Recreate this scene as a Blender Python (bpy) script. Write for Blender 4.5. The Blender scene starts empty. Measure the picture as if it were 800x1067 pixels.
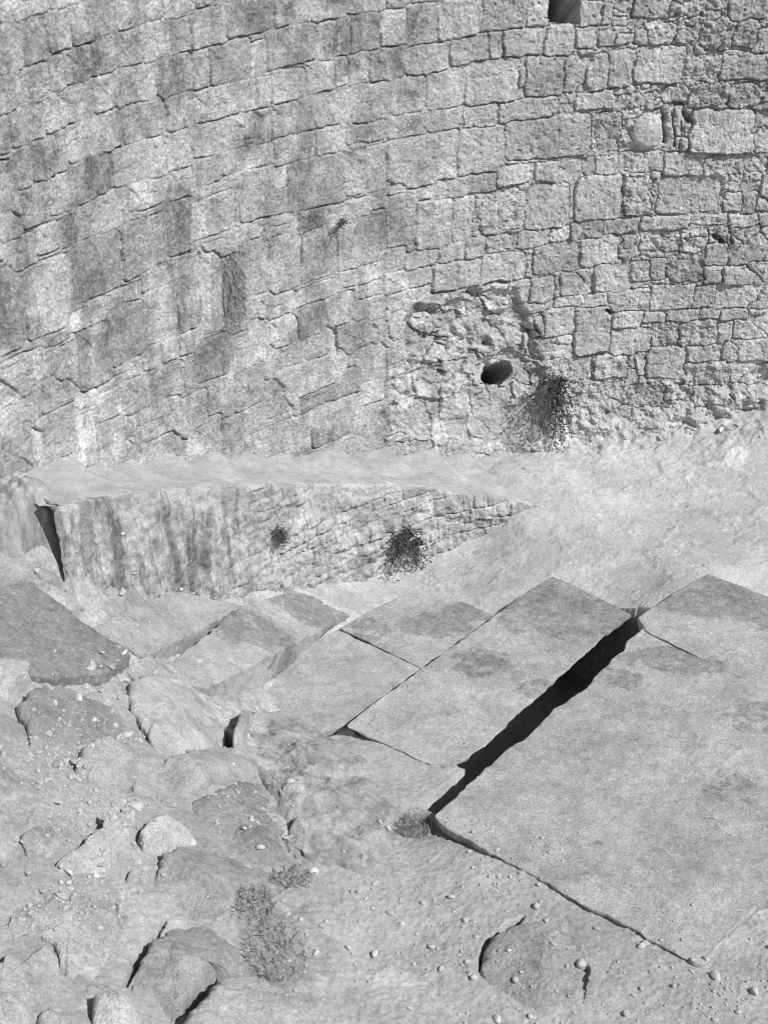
import bpy, bmesh, math, random
import numpy as np
from mathutils import Vector
random.seed(7)
R = np.random.RandomState(11)
sc = bpy.context.scene
col = sc.collection

# ------------------------------------------------------------------ camera
F, PITCH, H = 1630.0, math.radians(29), 8.0
cam = bpy.data.cameras.new('camera'); cam_o = bpy.data.objects.new('camera', cam); col.objects.link(cam_o)
cam.sensor_width = 36; cam.lens = 36 * F / 1067; cam.clip_start = .1; cam.clip_end = 400
cam_o.location = (0, 0, H); cam_o.rotation_euler = (math.pi / 2 - PITCH, 0, 0)
cam.dof.use_dof = True; cam.dof.focus_distance = 16.5; cam.dof.aperture_fstop = 3.2
sc.camera = cam_o

# ------------------------------------------------------------------ sky, sun, exposure
SUN = Vector((.60, -.40, .76)).normalized()
w = bpy.data.worlds.new('World'); sc.world = w; w.use_nodes = True
nt = w.node_tree; bg = nt.nodes['Background']
sky = nt.nodes.new('ShaderNodeTexSky'); sky.sky_type = 'NISHITA'; sky.sun_disc = False
sky.sun_elevation = math.asin(SUN.z); sky.sun_rotation = math.atan2(SUN.x, SUN.y)
bw = nt.nodes.new('ShaderNodeRGBToBW')                       # the photograph is black and white
nt.links.new(sky.outputs[0], bw.inputs[0]); nt.links.new(bw.outputs[0], bg.inputs[0])
bg.inputs[1].default_value = .042
sl = bpy.data.lights.new('sun', 'SUN'); sl.energy = 4.2; sl.angle = math.radians(.5)
so = bpy.data.objects.new('sun', sl); col.objects.link(so)
so.rotation_euler = SUN.to_track_quat('Z', 'Y').to_euler()
vs = sc.view_settings; vs.view_transform = 'Standard'; vs.look = 'None'; vs.gamma = 1; vs.exposure = 0.12
sc.cycles.filter_width = 1.0; sc.cycles.max_bounces = 5; sc.cycles.diffuse_bounces = 4

# ------------------------------------------------------------------ numeric helpers
def hsh(ix, iy, seed):
    h = (ix.astype(np.int64) * 374761393 + iy.astype(np.int64) * 668265263 + seed * 2147483647 + 1274126177)
    h = (h ^ (h >> 13)) * 1274126177
    h &= 0x7fffffff
    h = (h ^ (h >> 16)) * 668265263
    return (h & 0xffffff) / float(0xffffff)
_ga = R.uniform(0, 2 * np.pi, 65536).astype(np.float32); _GX = np.cos(_ga); _GY = np.sin(_ga)
def noise(x, y, seed=0):
    x, y = np.broadcast_arrays(np.asarray(x, np.float64), np.asarray(y, np.float64))
    xf = np.floor(x); yf = np.floor(y); fx = (x - xf).astype(np.float32); fy = (y - yf).astype(np.float32)
    ix = xf.astype(np.int32) + seed * 71; iy = yf.astype(np.int32) + seed * 37
    x0 = (ix & 255) << 8; x1 = ((ix + 1) & 255) << 8; y0 = iy & 255; y1 = (iy + 1) & 255
    ux = fx * fx * fx * (fx * (fx * 6 - 15) + 10); uy = fy * fy * fy * (fy * (fy * 6 - 15) + 10)
    gx, gy = fx - 1, fy - 1
    k = x0 | y0; a = _GX[k] * fx + _GY[k] * fy
    k = x1 | y0; a += ux * (_GX[k] * gx + _GY[k] * fy - a)
    k = x0 | y1; b = _GX[k] * fx + _GY[k] * gy
    k = x1 | y1; b += ux * (_GX[k] * gx + _GY[k] * gy - b)
    return (a + uy * (b - a)) * 1.5
def fbm(x, y, seed=0, octv=4, gain=.5):
    a, s, o = 1.0, 1.0, 0
    for i in range(octv):
        o = o + a * noise(x * s + 17.3 * i, y * s - 9.1 * i, seed + i); a *= gain; s *= 2.03
    return o
def sm(a, b, x):
    t = np.clip((x - a) / (b - a), 0, 1); return t * t * (3 - 2 * t)
def voronoi(x, y, seed=0, vec=False):
    """F1, F2, cell id (jittered grid, unit cells)"""
    ix = np.floor(x); iy = np.floor(y)
    f1 = np.full(x.shape, 9.); f2 = np.full(x.shape, 9.); idn = np.zeros(x.shape); ox = np.zeros(x.shape); oy = np.zeros(x.shape)
    for a in (-1, 0, 1):
        for b in (-1, 0, 1):
            cx = ix + a; cy = iy + b
            ux = cx + .1 + .8 * hsh(cx, cy, seed) - x; uy = cy + .1 + .8 * hsh(cx, cy, seed + 5) - y; d = np.hypot(ux, uy)
            c = hsh(cx, cy, seed + 9)
            m = d < f1
            f2 = np.where(m, f1, np.minimum(f2, d)); idn = np.where(m, c, idn); ox = np.where(m, ux, ox); oy = np.where(m, uy, oy); f1 = np.where(m, d, f1)
    return (f1, f2, idn, ox, oy) if vec else (f1, f2, idn)
def poly_sd(X, Y, P):
    """signed distance to polygon, negative inside"""
    P = np.asarray(P, float); n = len(P)
    d = np.full(X.shape, 1e9); ins = np.zeros(X.shape, bool)
    for i in range(n):
        a = P[i]; b = P[(i + 1) % n]; e = b - a
        t = np.clip(((X - a[0]) * e[0] + (Y - a[1]) * e[1]) / max(e @ e, 1e-12), 0, 1)
        d = np.minimum(d, np.hypot(X - a[0] - t * e[0], Y - a[1] - t * e[1]))
        c = ((a[1] > Y) != (b[1] > Y)) & (X < (b[0] - a[0]) * (Y - a[1]) / (b[1] - a[1] + 1e-12) + a[0])
        ins ^= c
    return np.where(ins, -d, d)
def ray(px, py):
    cx = (px - 400) / F; cy = (533.5 - py) / F
    return np.array([cx, math.cos(PITCH) + cy * math.sin(PITCH), -math.sin(PITCH) + cy * math.cos(PITCH)])
def P(px, py, z):
    d = ray(px, py); t = (z - H) / d[2]; return np.array([d[0] * t, d[1] * t, z])

# ------------------------------------------------------------------ scene helpers
def link(name, me, parent=None):
    o = bpy.data.objects.new(name, me); col.objects.link(o)
    if parent: o.parent = parent
    return o
def tag(o, label=None, cat=None, group=None, kind=None):
    if label: o['label'] = label
    if cat: o['category'] = cat
    if group: o['group'] = group
    if kind: o['kind'] = kind
    return o
def empty(name, loc):
    o = bpy.data.objects.new(name, None); o.location = loc; o.empty_display_size = .2; col.objects.link(o); return o
def mesh(name, V, Fc, mat, attrs=None, smooth=True):
    """V (n,3) array, Fc (m,4) or (m,3) index array"""
    V = np.ascontiguousarray(V, np.float32); Fc = np.ascontiguousarray(Fc, np.int32)
    me = bpy.data.meshes.new(name); k = Fc.shape[1]
    me.vertices.add(len(V)); me.vertices.foreach_set('co', V.ravel())
    me.loops.add(Fc.size); me.loops.foreach_set('vertex_index', Fc.ravel())
    me.polygons.add(len(Fc)); me.polygons.foreach_set('loop_start', np.arange(0, Fc.size, k, dtype=np.int32))
    me.update(calc_edges=True)
    me.polygons.foreach_set('use_smooth', np.full(len(Fc), smooth))
    for an, av in (attrs or {}).items():
        at = me.attributes.new(an, 'FLOAT', 'POINT'); at.data.foreach_set('value', np.ascontiguousarray(av, np.float32).ravel())
    me.materials.append(mat); me.validate(); return me
def grid_faces(n, m, wrap=False):
    i = np.arange(n - 1)[:, None]; j = np.arange(m if wrap else m - 1)[None, :]
    j2 = (j + 1) % m
    a = i * m + j; b = (i + 1) * m + j; c = (i + 1) * m + j2; d = i * m + j2
    return np.stack([a, b, c, d], -1).reshape(-1, 4)
def submesh(name, V, Fc, mat, attrs):
    u, inv = np.unique(Fc.ravel(), return_inverse=True)
    return mesh(name, V[u], inv.reshape(Fc.shape), mat, {k: v.ravel()[u] for k, v in attrs.items()})

# ------------------------------------------------------------------ materials (all neutral greys)
def stone_mat(name, base, lo=.75, hi=1.15, big=1.6, mid=9., fine=70., bump=.35, dist=.012, attr=None, patch=0., rough=.92, speck=.2, stain=0.):
    m = bpy.data.materials.new(name); m.use_nodes = True; t = m.node_tree; N = t.nodes; L = t.links
    bs = N['Principled BSDF']; bs.inputs['Roughness'].default_value = rough
    bs.inputs['Specular IOR Level'].default_value = .15
    tc = N.new('ShaderNodeTexCoord'); oi = N.new('ShaderNodeObjectInfo')
    mp = N.new('ShaderNodeVectorMath'); mp.operation = 'ADD'
    cb = N.new('ShaderNodeVectorMath'); cb.operation = 'SCALE'; cb.inputs[0].default_value = (37, 21, 13)
    L.new(oi.outputs['Random'], cb.inputs['Scale']); L.new(tc.outputs['Object'], mp.inputs[0]); L.new(cb.outputs[0], mp.inputs[1])
    def nz(scale, det=6, ro=.6, dis=0):
        n = N.new('ShaderNodeTexNoise'); n.inputs['Scale'].default_value = scale; n.inputs['Detail'].default_value = det
        n.inputs['Roughness'].default_value = ro; n.inputs['Distortion'].default_value = dis
        L.new(mp.outputs[0], n.inputs['Vector']); return n.outputs[0]
    def rng(sock, a, b, c, d, smooth=False):
        r = N.new('ShaderNodeMapRange'); r.inputs[1].default_value = a; r.inputs[2].default_value = b
        r.inputs[3].default_value = c; r.inputs[4].default_value = d
        if smooth: r.interpolation_type = 'SMOOTHSTEP'
        L.new(sock, r.inputs[0]); return r.outputs[0]
    def mul(a, b):
        n = N.new('ShaderNodeMath'); n.operation = 'MULTIPLY'; L.new(a, n.inputs[0])
        if isinstance(b, float): n.inputs[1].default_value = b
        else: L.new(b, n.inputs[1])
        return n.outputs[0]
    v = rng(nz(big, 8, .66), .36, .64, lo, hi)
    v = mul(v, rng(nz(mid, 8, .74), .38, .62, 1 - (1 - lo) * .8, 1 + (hi - 1) * .8))
    v = mul(v, rng(nz(fine, 5, .8), .36, .64, 1 - speck, 1 + speck))
    v = mul(v, rng(nz(fine * .5, 4, .7, .6), .58, .68, 1., 1 - speck * .9, True))
    v = mul(v, rng(nz(fine * .33, 6, .75, .4), .58, .66, 1., 1 + speck * .5, True))
    if patch:
        p = rng(nz(big * 1.4, 10, .68, .3), .5, .6, 1., 1 - patch, True); v = mul(v, p)
    if attr:
        a = N.new('ShaderNodeAttribute'); a.attribute_name = attr; v = mul(v, a.outputs['Fac'])
    if stain:
        a = N.new('ShaderNodeAttribute'); a.attribute_name = 'stain'
        ad = N.new('ShaderNodeMath'); ad.operation = 'MULTIPLY_ADD'; L.new(nz(4.5, 12, .72, .4), ad.inputs[0]); ad.inputs[1].default_value = 2.2; L.new(a.outputs['Fac'], ad.inputs[2])
        m1 = rng(ad.outputs[0], 1.5, 1.68, 0., 1., True); m2 = mul(m1, rng(nz(14., 8, .75), .36, .64, stain * .35, stain * 1.4))
        sb = N.new('ShaderNodeMath'); sb.operation = 'SUBTRACT'; sb.inputs[0].default_value = 1; L.new(m2, sb.inputs[1]); v = mul(v, sb.outputs[0])
    sp = N.new('ShaderNodeSeparateColor'); L.new(oi.outputs['Color'], sp.inputs[0]); v = mul(v, sp.outputs[0])
    v = mul(v, float(base))
    cc = N.new('ShaderNodeCombineColor')
    for i in range(3): L.new(v, cc.inputs[i])
    L.new(cc.outputs[0], bs.inputs['Base Color'])
    b1 = N.new('ShaderNodeBump'); b1.inputs['Strength'].default_value = bump; b1.inputs['Distance'].default_value = dist * 2.6
    L.new(nz(fine * .35, 8, .7), b1.inputs['Height'])
    b2 = N.new('ShaderNodeBump'); b2.inputs['Strength'].default_value = bump; b2.inputs['Distance'].default_value = dist * 1.6
    L.new(nz(fine * 1.6, 4, .7), b2.inputs['Height']); L.new(b1.outputs[0], b2.inputs['Normal'])
    L.new(b2.outputs[0], bs.inputs['Normal'])
    return m
def plain_mat(name, v, rough=.7, trans=0.):
    m = bpy.data.materials.new(name); m.use_nodes = True; t = m.node_tree
    bs = t.nodes['Principled BSDF']; bs.inputs['Roughness'].default_value = rough; bs.inputs['Specular IOR Level'].default_value = .2
    oi = t.nodes.new('ShaderNodeTexNoise'); oi.inputs['Scale'].default_value = 25
    r = t.nodes.new('ShaderNodeMapRange'); r.inputs[1].default_value = .3; r.inputs[2].default_value = .7
    r.inputs[3].default_value = v * .6; r.inputs[4].default_value = v * 1.4
    tc = t.nodes.new('ShaderNodeTexCoord'); t.links.new(tc.outputs['Object'], oi.inputs['Vector'])
    t.links.new(oi.outputs[0], r.inputs[0])
    c = t.nodes.new('ShaderNodeCombineColor')
    for i in range(3): t.links.new(r.outputs[0], c.inputs[i])
    t.links.new(c.outputs[0], bs.inputs['Base Color']); return m
M_WALL = stone_mat('weathered_ashlar', .50, .86, 1.12, 1.4, 14, 46, .8, .012, 'tint', speck=.34)
M_CORE = stone_mat('wall_core_stone', .36)
M_STEP = stone_mat('worn_step_stone', .45, .85, 1.1, 2.5, 12, 55, .5, .008, 'tint', speck=.2)
M_SIDE = stone_mat('side_wall_stone', .52, .82, 1.14, 2, 14, 48, .7, .012, 'tint', speck=.3)
M_DIRT = stone_mat('packed_dirt', .46, .86, 1.1, 1.2, 9, 60, .4, .008, 'tint', speck=.2)
M_SLAB = stone_mat('paving_slab_stone', .51, .8, 1.14, 1.7, 10, 50, .9, .009, None, patch=.08, speck=.3, stain=.34)
M_ROCK = stone_mat('foreground_rock', .58, .82, 1.12, 3., 14, 55, .9, .012, None, patch=.2, speck=.26)
M_CHIP = stone_mat('broken_stone', .52, .85, 1.12, .5, 1.5, 6, .3, .1, speck=.15)
M_PEB = stone_mat('pebble_stone', .46, .8, 1.2, 8., 30, 90, .2, .006)
M_LEAF = plain_mat('leaf_grey_green', .085); M_STEM = plain_mat('woody_stem', .09); M_DRY = plain_mat('dry_grass', .27)

# ------------------------------------------------------------------ main wall curve
TX = [-8, -3.5, -2.5, -1.7, -.5, 1.07, 2.15, 3.2, 8]; TH = [56, 56, 53, 49, 42, 26, 14, 4, 0]
cxs = np.linspace(-7, 9, 3201); cth = np.radians(np.interp(cxs, TX, TH))
cys = np.cumsum(np.tan(cth) * np.gradient(cxs)); cys += 16.6 - np.interp(3.2, cxs, cys)
css = np.cumsum(np.gradient(cxs) / np.cos(cth))
def curve(s, off=0.):
    x = np.interp(s, css, cxs); y = np.interp(s, css, cys); t = np.interp(s, css, cth)
    return x + np.sin(t) * off, y - np.cos(t) * off
def onwall(px, py, off=0.):
    X = cxs + np.sin(cth) * off; Y = cys - np.cos(cth) * off
    d = ray(px, py); k = (Y > 2); a = X[k] / Y[k]
    s = np.interp(d[0] / d[1], a, css[k]); y = np.interp(s, css[k], Y[k])
    return s, H + y / d[1] * d[2]
ZF_S = [2, 5, 6.7, 7.36, 8.16, 9.0, 10.3, 11.63, 12.67, 13.3, 14.2]; ZF_Z = [2.1, 2.0, 1.83, 1.65, 1.38, 1.08, .62, .17, -.12, -.30, -.42]
def zfoot(s): return np.interp(s, ZF_S, ZF_Z)
def flight_w(s): return np.interp(s, [6, 8, 10, 11.6, 12.6, 13.2], [.72, .76, .82, .95, 1.1, 1.2])

# ------------------------------------------------------------------ the stones of the wall, course by course: left, top-left y, right, bottom-right y (flags d dark, b bright, r rough)
S = {}
S[(0, 0)] = '''40 -60 195 42;205 -90 335 12 b;-20 125 95 280;95 90 190 240;195 60 295 185;290 30 480 140;480 -70 675 80;680 -20 810 60 b
-30 330 65 450;70 300 195 390;205 250 265 370 d;270 220 410 310 d;410 160 480 290;485 145 590 250;590 100 685 235;690 85 800 215
-40 510 40 620;45 475 190 565;195 400 245 540;250 385 385 490;385 330 475 450 b;480 300 655 410;660 245 795 380
-40 700 50 800;55 635 135 770;140 595 235 725;235 555 280 700;285 525 370 650 b;370 490 415 640;420 470 510 605;515 440 685 550;695 400 800 530 b
-40 880 80 990;85 800 205 905;210 745 290 865;295 700 365 835;365 665 455 800 D;475 630 620 735 b;625 590 690 730;690 560 790 680'''
S[(0, 200)] = '''30 210 150 290;155 160 245 225 b;250 130 330 200 d;330 70 415 165;420 20 530 125;540 -20 690 30
-40 350 90 640;100 330 300 540;305 235 505 390;510 150 625 320;630 110 700 275;700 60 800 230
190 605 285 600 d;285 525 370 550 b;375 470 445 505 b;450 430 585 435;590 350 725 370;730 290 830 310
-20 740 190 800;200 680 325 800;320 600 460 780 d;455 500 600 670 d;600 430 740 590;740 370 830 560
525 710 595 750;600 665 670 715;675 630 740 680;745 590 840 640'''
S[(0, 380)] = '''165 60 320 130;320 130 405 150 b;410 140 500 195 b;420 90 525 60;525 75 630 175;635 40 760 115;150 240 310 350;320 230 400 400 b;405 260 520 400 b;530 220 755 290;530 330 755 400;760 150 860 260;0 300 140 420'''
S[(200, 0)] = '''-10 65 140 170;145 25 340 110;345 -10 490 90;495 -30 640 70;650 10 800 30
10 220 70 355;75 200 240 315;245 190 310 290;310 130 515 240;525 95 660 225;660 75 775 205
10 390 195 470;205 350 325 435 b;340 315 470 405;475 275 590 370;595 240 650 350;650 230 740 345;745 215 880 325 d
10 525 160 615;165 485 255 560 b;260 465 330 580;330 440 430 555;430 415 510 540;515 390 655 500;665 360 815 490
5 680 120 740;125 650 225 695;235 620 335 680;345 580 505 655;515 545 635 630 b;645 525 800 570;630 610 720 790 r;735 620 800 780
-10 860 175 940;200 720 345 880;350 695 395 765 b;400 680 630 830'''
S[(200, 200)] = '''40 210 190 240;205 150 300 200;305 125 435 165;440 90 550 145 d;555 70 740 100
30 240 130 560;210 200 320 400;325 190 450 400;455 170 600 330;605 130 800 290
280 440 430 490;435 420 600 420;600 340 690 375;695 310 800 350;415 500 560 590 d;565 450 665 545;670 470 800 520;240 550 320 690 b;325 540 460 640
310 650 465 720;470 600 585 690;600 555 740 640 d;745 545 830 630;345 740 640 810;685 645 800 770;20 640 150 740 d;170 610 235 740 b
430 830 700 830;710 805 790 860;500 905 690 920;180 760 300 860;310 800 420 900'''
S[(200, 430)] = '''0 60 120 165;125 40 250 165;260 95 500 150;500 75 660 80 d'''
S[(400, 0)] = '''-5 55 95 175;100 30 210 165;225 10 395 140 b;405 -20 590 110;595 -20 680 110
100 200 265 295;275 160 430 250;435 130 490 245;490 120 660 225;670 110 780 230
30 330 165 470;180 300 325 440;345 255 550 420;555 285 580 360;590 240 745 390;750 240 870 380
20 480 175 560;180 460 325 540;330 440 465 520;475 425 715 490;20 580 300 740;305 540 495 715;505 500 850 640
20 750 90 790;210 750 460 790;465 700 615 755;625 680 715 750;730 670 840 745'''
S[(400, 200)] = '''140 50 275 220;285 30 365 190;400 0 580 155 r;590 -20 755 140;10 250 85 320;90 265 215 310;240 225 330 275;335 200 420 260;425 190 530 240 r
560 165 680 220;690 150 770 200;775 130 850 190;5 345 100 400;105 325 200 375;205 310 395 380;410 270 580 365 b;620 220 820 320
20 430 185 470 b;520 370 605 460;605 360 700 455;735 340 870 420;575 470 695 490;710 440 840 470;665 490 785 590;570 540 620 600;530 580 600 640;630 520 660 600;720 600 780 630;0 500 80 600'''
S[(600, 0)] = '''0 10 100 105;103 12 140 100;150 70 200 105 b;240 -20 385 70;390 10 540 60 r;545 50 605 80;640 -10 800 80
0 115 80 195;90 135 155 185;165 145 230 180;245 120 290 185;300 95 410 180 r;420 110 500 175 r;520 80 650 200 r;650 85 755 190 r;745 160 785 200
0 235 125 380;135 210 230 355;250 195 440 340;440 235 600 330 r;605 215 810 325;0 385 150 445;165 395 345 450 r;360 365 460 430 r;485 350 630 445 r;640 345 810 440 r
265 345 300 362;155 365 200 390 b;85 470 180 630 r;415 445 445 560;450 500 478 545;435 570 462 630;480 460 735 630;755 460 810 635
0 665 75 730;80 655 165 725;180 640 360 710;370 640 530 725;530 645 690 720 r;700 650 800 710 r;310 705 345 740'''
S[(600, 200)] = '''0 -65 180 110;200 -60 300 90 r;345 -60 595 80;620 0 685 80;690 0 740 90;750 10 800 75;0 125 100 190 d;115 115 255 165;270 105 470 150;475 95 625 130 b;635 95 745 155;760 90 840 145
10 190 175 300;180 180 260 280 r;265 165 425 240 r;440 190 530 250 r;555 140 630 205 r;540 215 625 300;640 165 830 300;0 320 70 415;75 300 225 410;230 290 305 370;305 280 370 360
385 255 525 370 r;535 310 605 375;610 310 780 385;790 310 860 385;20 430 125 470;135 415 300 495;305 390 485 480;490 390 570 480;580 390 785 480;790 395 870 480
0 485 130 670 P;155 505 270 560;135 570 300 670;280 500 365 540;370 490 505 535;515 490 590 525;600 490 710 530;720 485 800 520;310 550 415 630 r;420 545 580 635 r;585 545 650 620;655 535 795 610
290 645 440 770;465 640 590 705;610 620 750 690 d;770 620 850 680;645 695 760 790;775 720 850 800;75 680 205 765 r;250 655 285 760;450 710 630 800 r
90 800 200 890 r;95 815 190 900 r;205 740 245 800;230 800 360 890 r;365 810 455 860 r;480 800 620 870 r;640 800 700 850 r'''
boxes = []
for (ox, oy), txt in S.items():
    for q in txt.replace('\n', ';').split(';'):
        f = q.split(); x0, y0, x1, y1 = [float(v) / 4 for v in f[:4]]
        s0, z1 = onwall(ox + x0, oy + y0); s1, z0 = onwall(ox + x1, oy + y1)
        if s1 - s0 > .03 and z1 - z0 > .03: boxes.append((s0, s1, z0, z1, f[4] if len(f) > 4 else ''))
# stones beyond the frame: plain courses
def courses(s0, s1, z0, z1, hmin, hmax, lmin, lmax, rnd):
    out = []; z = z0
    while z < z1:
        h = rnd.uniform(hmin, hmax); s = s0 - rnd.uniform(0, lmax)
        while s < s1:
            l = rnd.uniform(lmin, lmax); out.append((s, s + l - .012, z, z + h - .012, '')); s += l
        z += h
    return out
rnd = random.Random(3)
sL = onwall(-2, 250)[0] - .25; sRt = onwall(803, 250)[0] + .05
boxes += courses(2.5, sL, -.6, 7.4, .26, .42, .3, .6, rnd) + courses(sRt, 20.4, -.6, 7.4, .22, .4, .25, .6, rnd) + courses(sL, sRt, 5.66, 7.4, .26, .42, .3, .6, rnd)

def axis(segs):
    out = []
    for a, b, n in segs: out.append(np.linspace(a, b, n, endpoint=False))
    return np.concatenate(out + [[segs[-1][1]]])
sv = axis([(2.6, 6.1, 120), (6.1, 16.75, 1200), (16.75, 20.2, 120)])
zv = axis([(-.8, -.45, 20), (-.45, 5.75, 690), (5.75, 7.2, 60)])
SS, ZZ = np.meshgrid(sv, zv, indexing='ij')
wq = sm(11.3, 13.2, SS)
WS = SS + (.012 + .010 * wq) * fbm(SS * 6, ZZ * 6, 3, 5, .6) + .004 * noise(SS * 40, ZZ * 40, 4)
WZ = ZZ + (.010 + .010 * wq) * fbm(SS * 5, ZZ * 6, 8, 5, .6) + .004 * noise(SS * 40, ZZ * 40, 9)
wr = sm(11.3, 13.2, SS + .3 * noise(SS * 1.3, ZZ * 1.3, 77))               # 0 = tight ashlar at left, 1 = rough coursed rubble at right
patchy = sm(-.35, .15, fbm(SS * 5, ZZ * 3.5, 301, 5, .65))
D1 = np.full(SS.shape, 9.); D2 = np.full(SS.shape, 9.); tint = np.ones(SS.shape); offs = np.zeros(SS.shape); rgh = np.zeros(SS.shape)
rs = np.random.RandomState(5)
for (s0, s1, z0, z1, fl) in boxes:
    mgn = .16
    i0, i1 = np.searchsorted(sv, [s0 - mgn, s1 + mgn]); j0, j1 = np.searchsorted(zv, [z0 - mgn, z1 + mgn])
    if i1 <= i0 or j1 <= j0: continue
    sl_ = (slice(i0, i1), slice(j0, j1))
    a, b = (s1 - s0) / 2, (z1 - z0) / 2; cs, cz = (s0 + s1) / 2, (z0 + z1) / 2
    right = cs > 12.3
    rr = min(a, b) * (.55 if fl == 'r' else (.3 if right else .12))
    skew = rs.uniform(-.04, .04) * (2 if right else 1)
    qx = np.abs(WS[sl_] - cs - skew * (WZ[sl_] - cz)) - (a - rr); qz = np.abs(WZ[sl_] - cz - rs.uniform(-.03, .03) * (WS[sl_] - cs)) - (b - rr)
    d = np.hypot(np.maximum(qx, 0), np.maximum(qz, 0)) + np.minimum(np.maximum(qx, qz), 0) - rr
    if fl == 'r': d = d + .03 * fbm(WS[sl_] * 9 + cs * 7, WZ[sl_] * 9, 21, 3)
    o = rs.normal(0, .010 if right else .005) + (.025 if fl == 'P' else 0)
    tl = rs.normal(0, .045 if right else .012, 2)
    of = o + tl[0] * (WS[sl_] - cs) + tl[1] * (WZ[sl_] - cz)
    tn = rs.normal(1.0, .10 - .03 * right) * {'d': .74, 'D': .5, 'b': 1.18, 'r': .97, 'P': 1.0, '': 1.}[fl]
    if fl in 'dDb' and fl: tn = 1 + (tn - 1) * (.35 + .65 * patchy[sl_])
    m = d < D1[sl_]
    D2[sl_] = np.where(m, D1[sl_], np.minimum(D2[sl_], d))
    tint[sl_] = np.where(m, tn, tint[sl_]); offs[sl_] = np.where(m, of, offs[sl_]); rgh[sl_] = np.where(m, 1. if fl == 'r' else 0., rgh[sl_])
    D1[sl_] = np.where(m, d, D1[sl_])
T = .030 * (1 - wr) + .010 * wr
e = np.minimum(T - D1, (D2 - D1) / 2)                                     # distance in from the stone's edge
jn = sm(-.5, .35, fbm(SS * 2.5, ZZ * 3.2, 31, 3))                         # joints open and closed
inst = e > 0
ew = .009 * (1 - wr) + .014 * wr
hs = (.004 + .016 * jn) * (1 - wr) + .032 * wr
gs_ = np.gradient(e, sv, axis=0); gz_ = np.gradient(e, zv, axis=1); vert = gs_ ** 2 / (gs_ ** 2 + gz_ ** 2 + 1e-9)
vj = 1 - .8 * vert * (1 - wr) * sm(.3, -.1, noise(SS * 2.2, ZZ * 2.2, 35))
hs = hs * vj
stone = hs * sm(0, 1, e / ew) ** .7 + offs * sm(0, 1, e / .02)
# small pinning stones in the wide joints
f1, f2, vid = voronoi((WS + .02 * fbm(SS * 8, ZZ * 8, 5, 2)) * 8.0, WZ * 11., 2)
ve = np.minimum((f2 - f1) / 16, np.maximum(-e - .004, 0))
fill = (.008 + .022 * wr * (vid - .1)) * sm(0, .012, ve) + .004 * (1 - wr) + .008 * wr
h = np.where(inst, stone, fill)
h -= (.006 + .040 * jn * sm(-.5, .1, noise(SS * 6, ZZ * 6, 33))) * np.exp(-(np.abs(e) / .0075) ** 2) * (1 - .5 * wr) * vj
tint = np.where(inst, tint, np.where(wr > .5, .92 + .2 * vid, .95 + .1 * vid))
h += (.0055 + .004 * wr + .012 * rgh) * fbm(SS * 9, ZZ * 9, 12, 5, .66) - .006 * np.abs(fbm(SS * 7, ZZ * 7, 13, 4, .6)) + .012 * fbm(SS * 1.1, ZZ * 1.1, 14, 3)
pit = sm(.35, .8, fbm(SS * 14, ZZ * 14, 41, 3)); h -= .012 * pit * (.4 + .6 * wr)
jit = R.normal(size=SS.shape); jit2 = R.normal(size=SS.shape); jit2 = (jit2 + np.roll(jit2, 1, 0) + np.roll(jit2, 1, 1) + np.roll(jit2, (1, 1), (0, 1))) / 2
grain = fbm(SS * 26, ZZ * 26, 44, 3, .75)
h += .003 * noise(SS * 46, ZZ * 46, 43) + .0011 * jit + .0015 * jit2 + .003 * grain
def sector(px, py, off=0): return onwall(px, py, off)
# the boss (round stone end) and the open joint beside it
bs_, bz_ = onwall(674, 136); d = np.hypot(SS - bs_, (ZZ - bz_))
h = np.where(d < .185, np.maximum(h, .03 + .07 * np.sqrt(np.clip(1 - (d / .185) ** 2, 0, 1)) + .006 * fbm(SS * 20, ZZ * 20, 2, 3)), h)
for (pa, pb, wd, dp) in [((690, 124), (693, 148), .028, .09), ((686, 112), (693, 124), .018, .05), ((700, 118), (702, 152), .010, .05), ((713, 117), (717, 124), .035, .07), ((699, 107), (712, 108), .014, .07), ((709, 126), (709, 140), .009, .04),
                         ((536, 300), (537, 335), .03, .06), ((536, 318), (548, 334), .03, .09), ((558, 338), (562, 352), .018, .1), ((533, 345), (536, 358), .03, .1), ((505, 297), (530, 293), .02, .08), ((466, 322), (484, 332), .03, .1), ((590, 340), (500, 337), .0, .0),
                         ((449, 306), (475, 301), .012, .06), ((630, 323), (637, 327), .025, .1), ((603, 370), (629, 366), .014, .07), ((743, 245), (752, 251), .03, .09), ((760, 236), (762, 252), .015, .06), ((452, 350), (470, 356), .02, .07), ((349, 340), (352, 370), .014, .05), ((490, 338), (502, 342), .02, .08)]:
    A = np.array(onwall(*pa)); B = np.array(onwall(*pb)); ev = B - A
    t = np.clip(((WS - A[0]) * ev[0] + (WZ - A[1]) * ev[1]) / (ev @ ev), 0, 1)
    if wd > 0: h -= 1.25 * dp * np.exp(-(np.hypot(WS - A[0] - t * ev[0], WZ - A[1] - t * ev[1]) / wd) ** 4)
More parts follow.
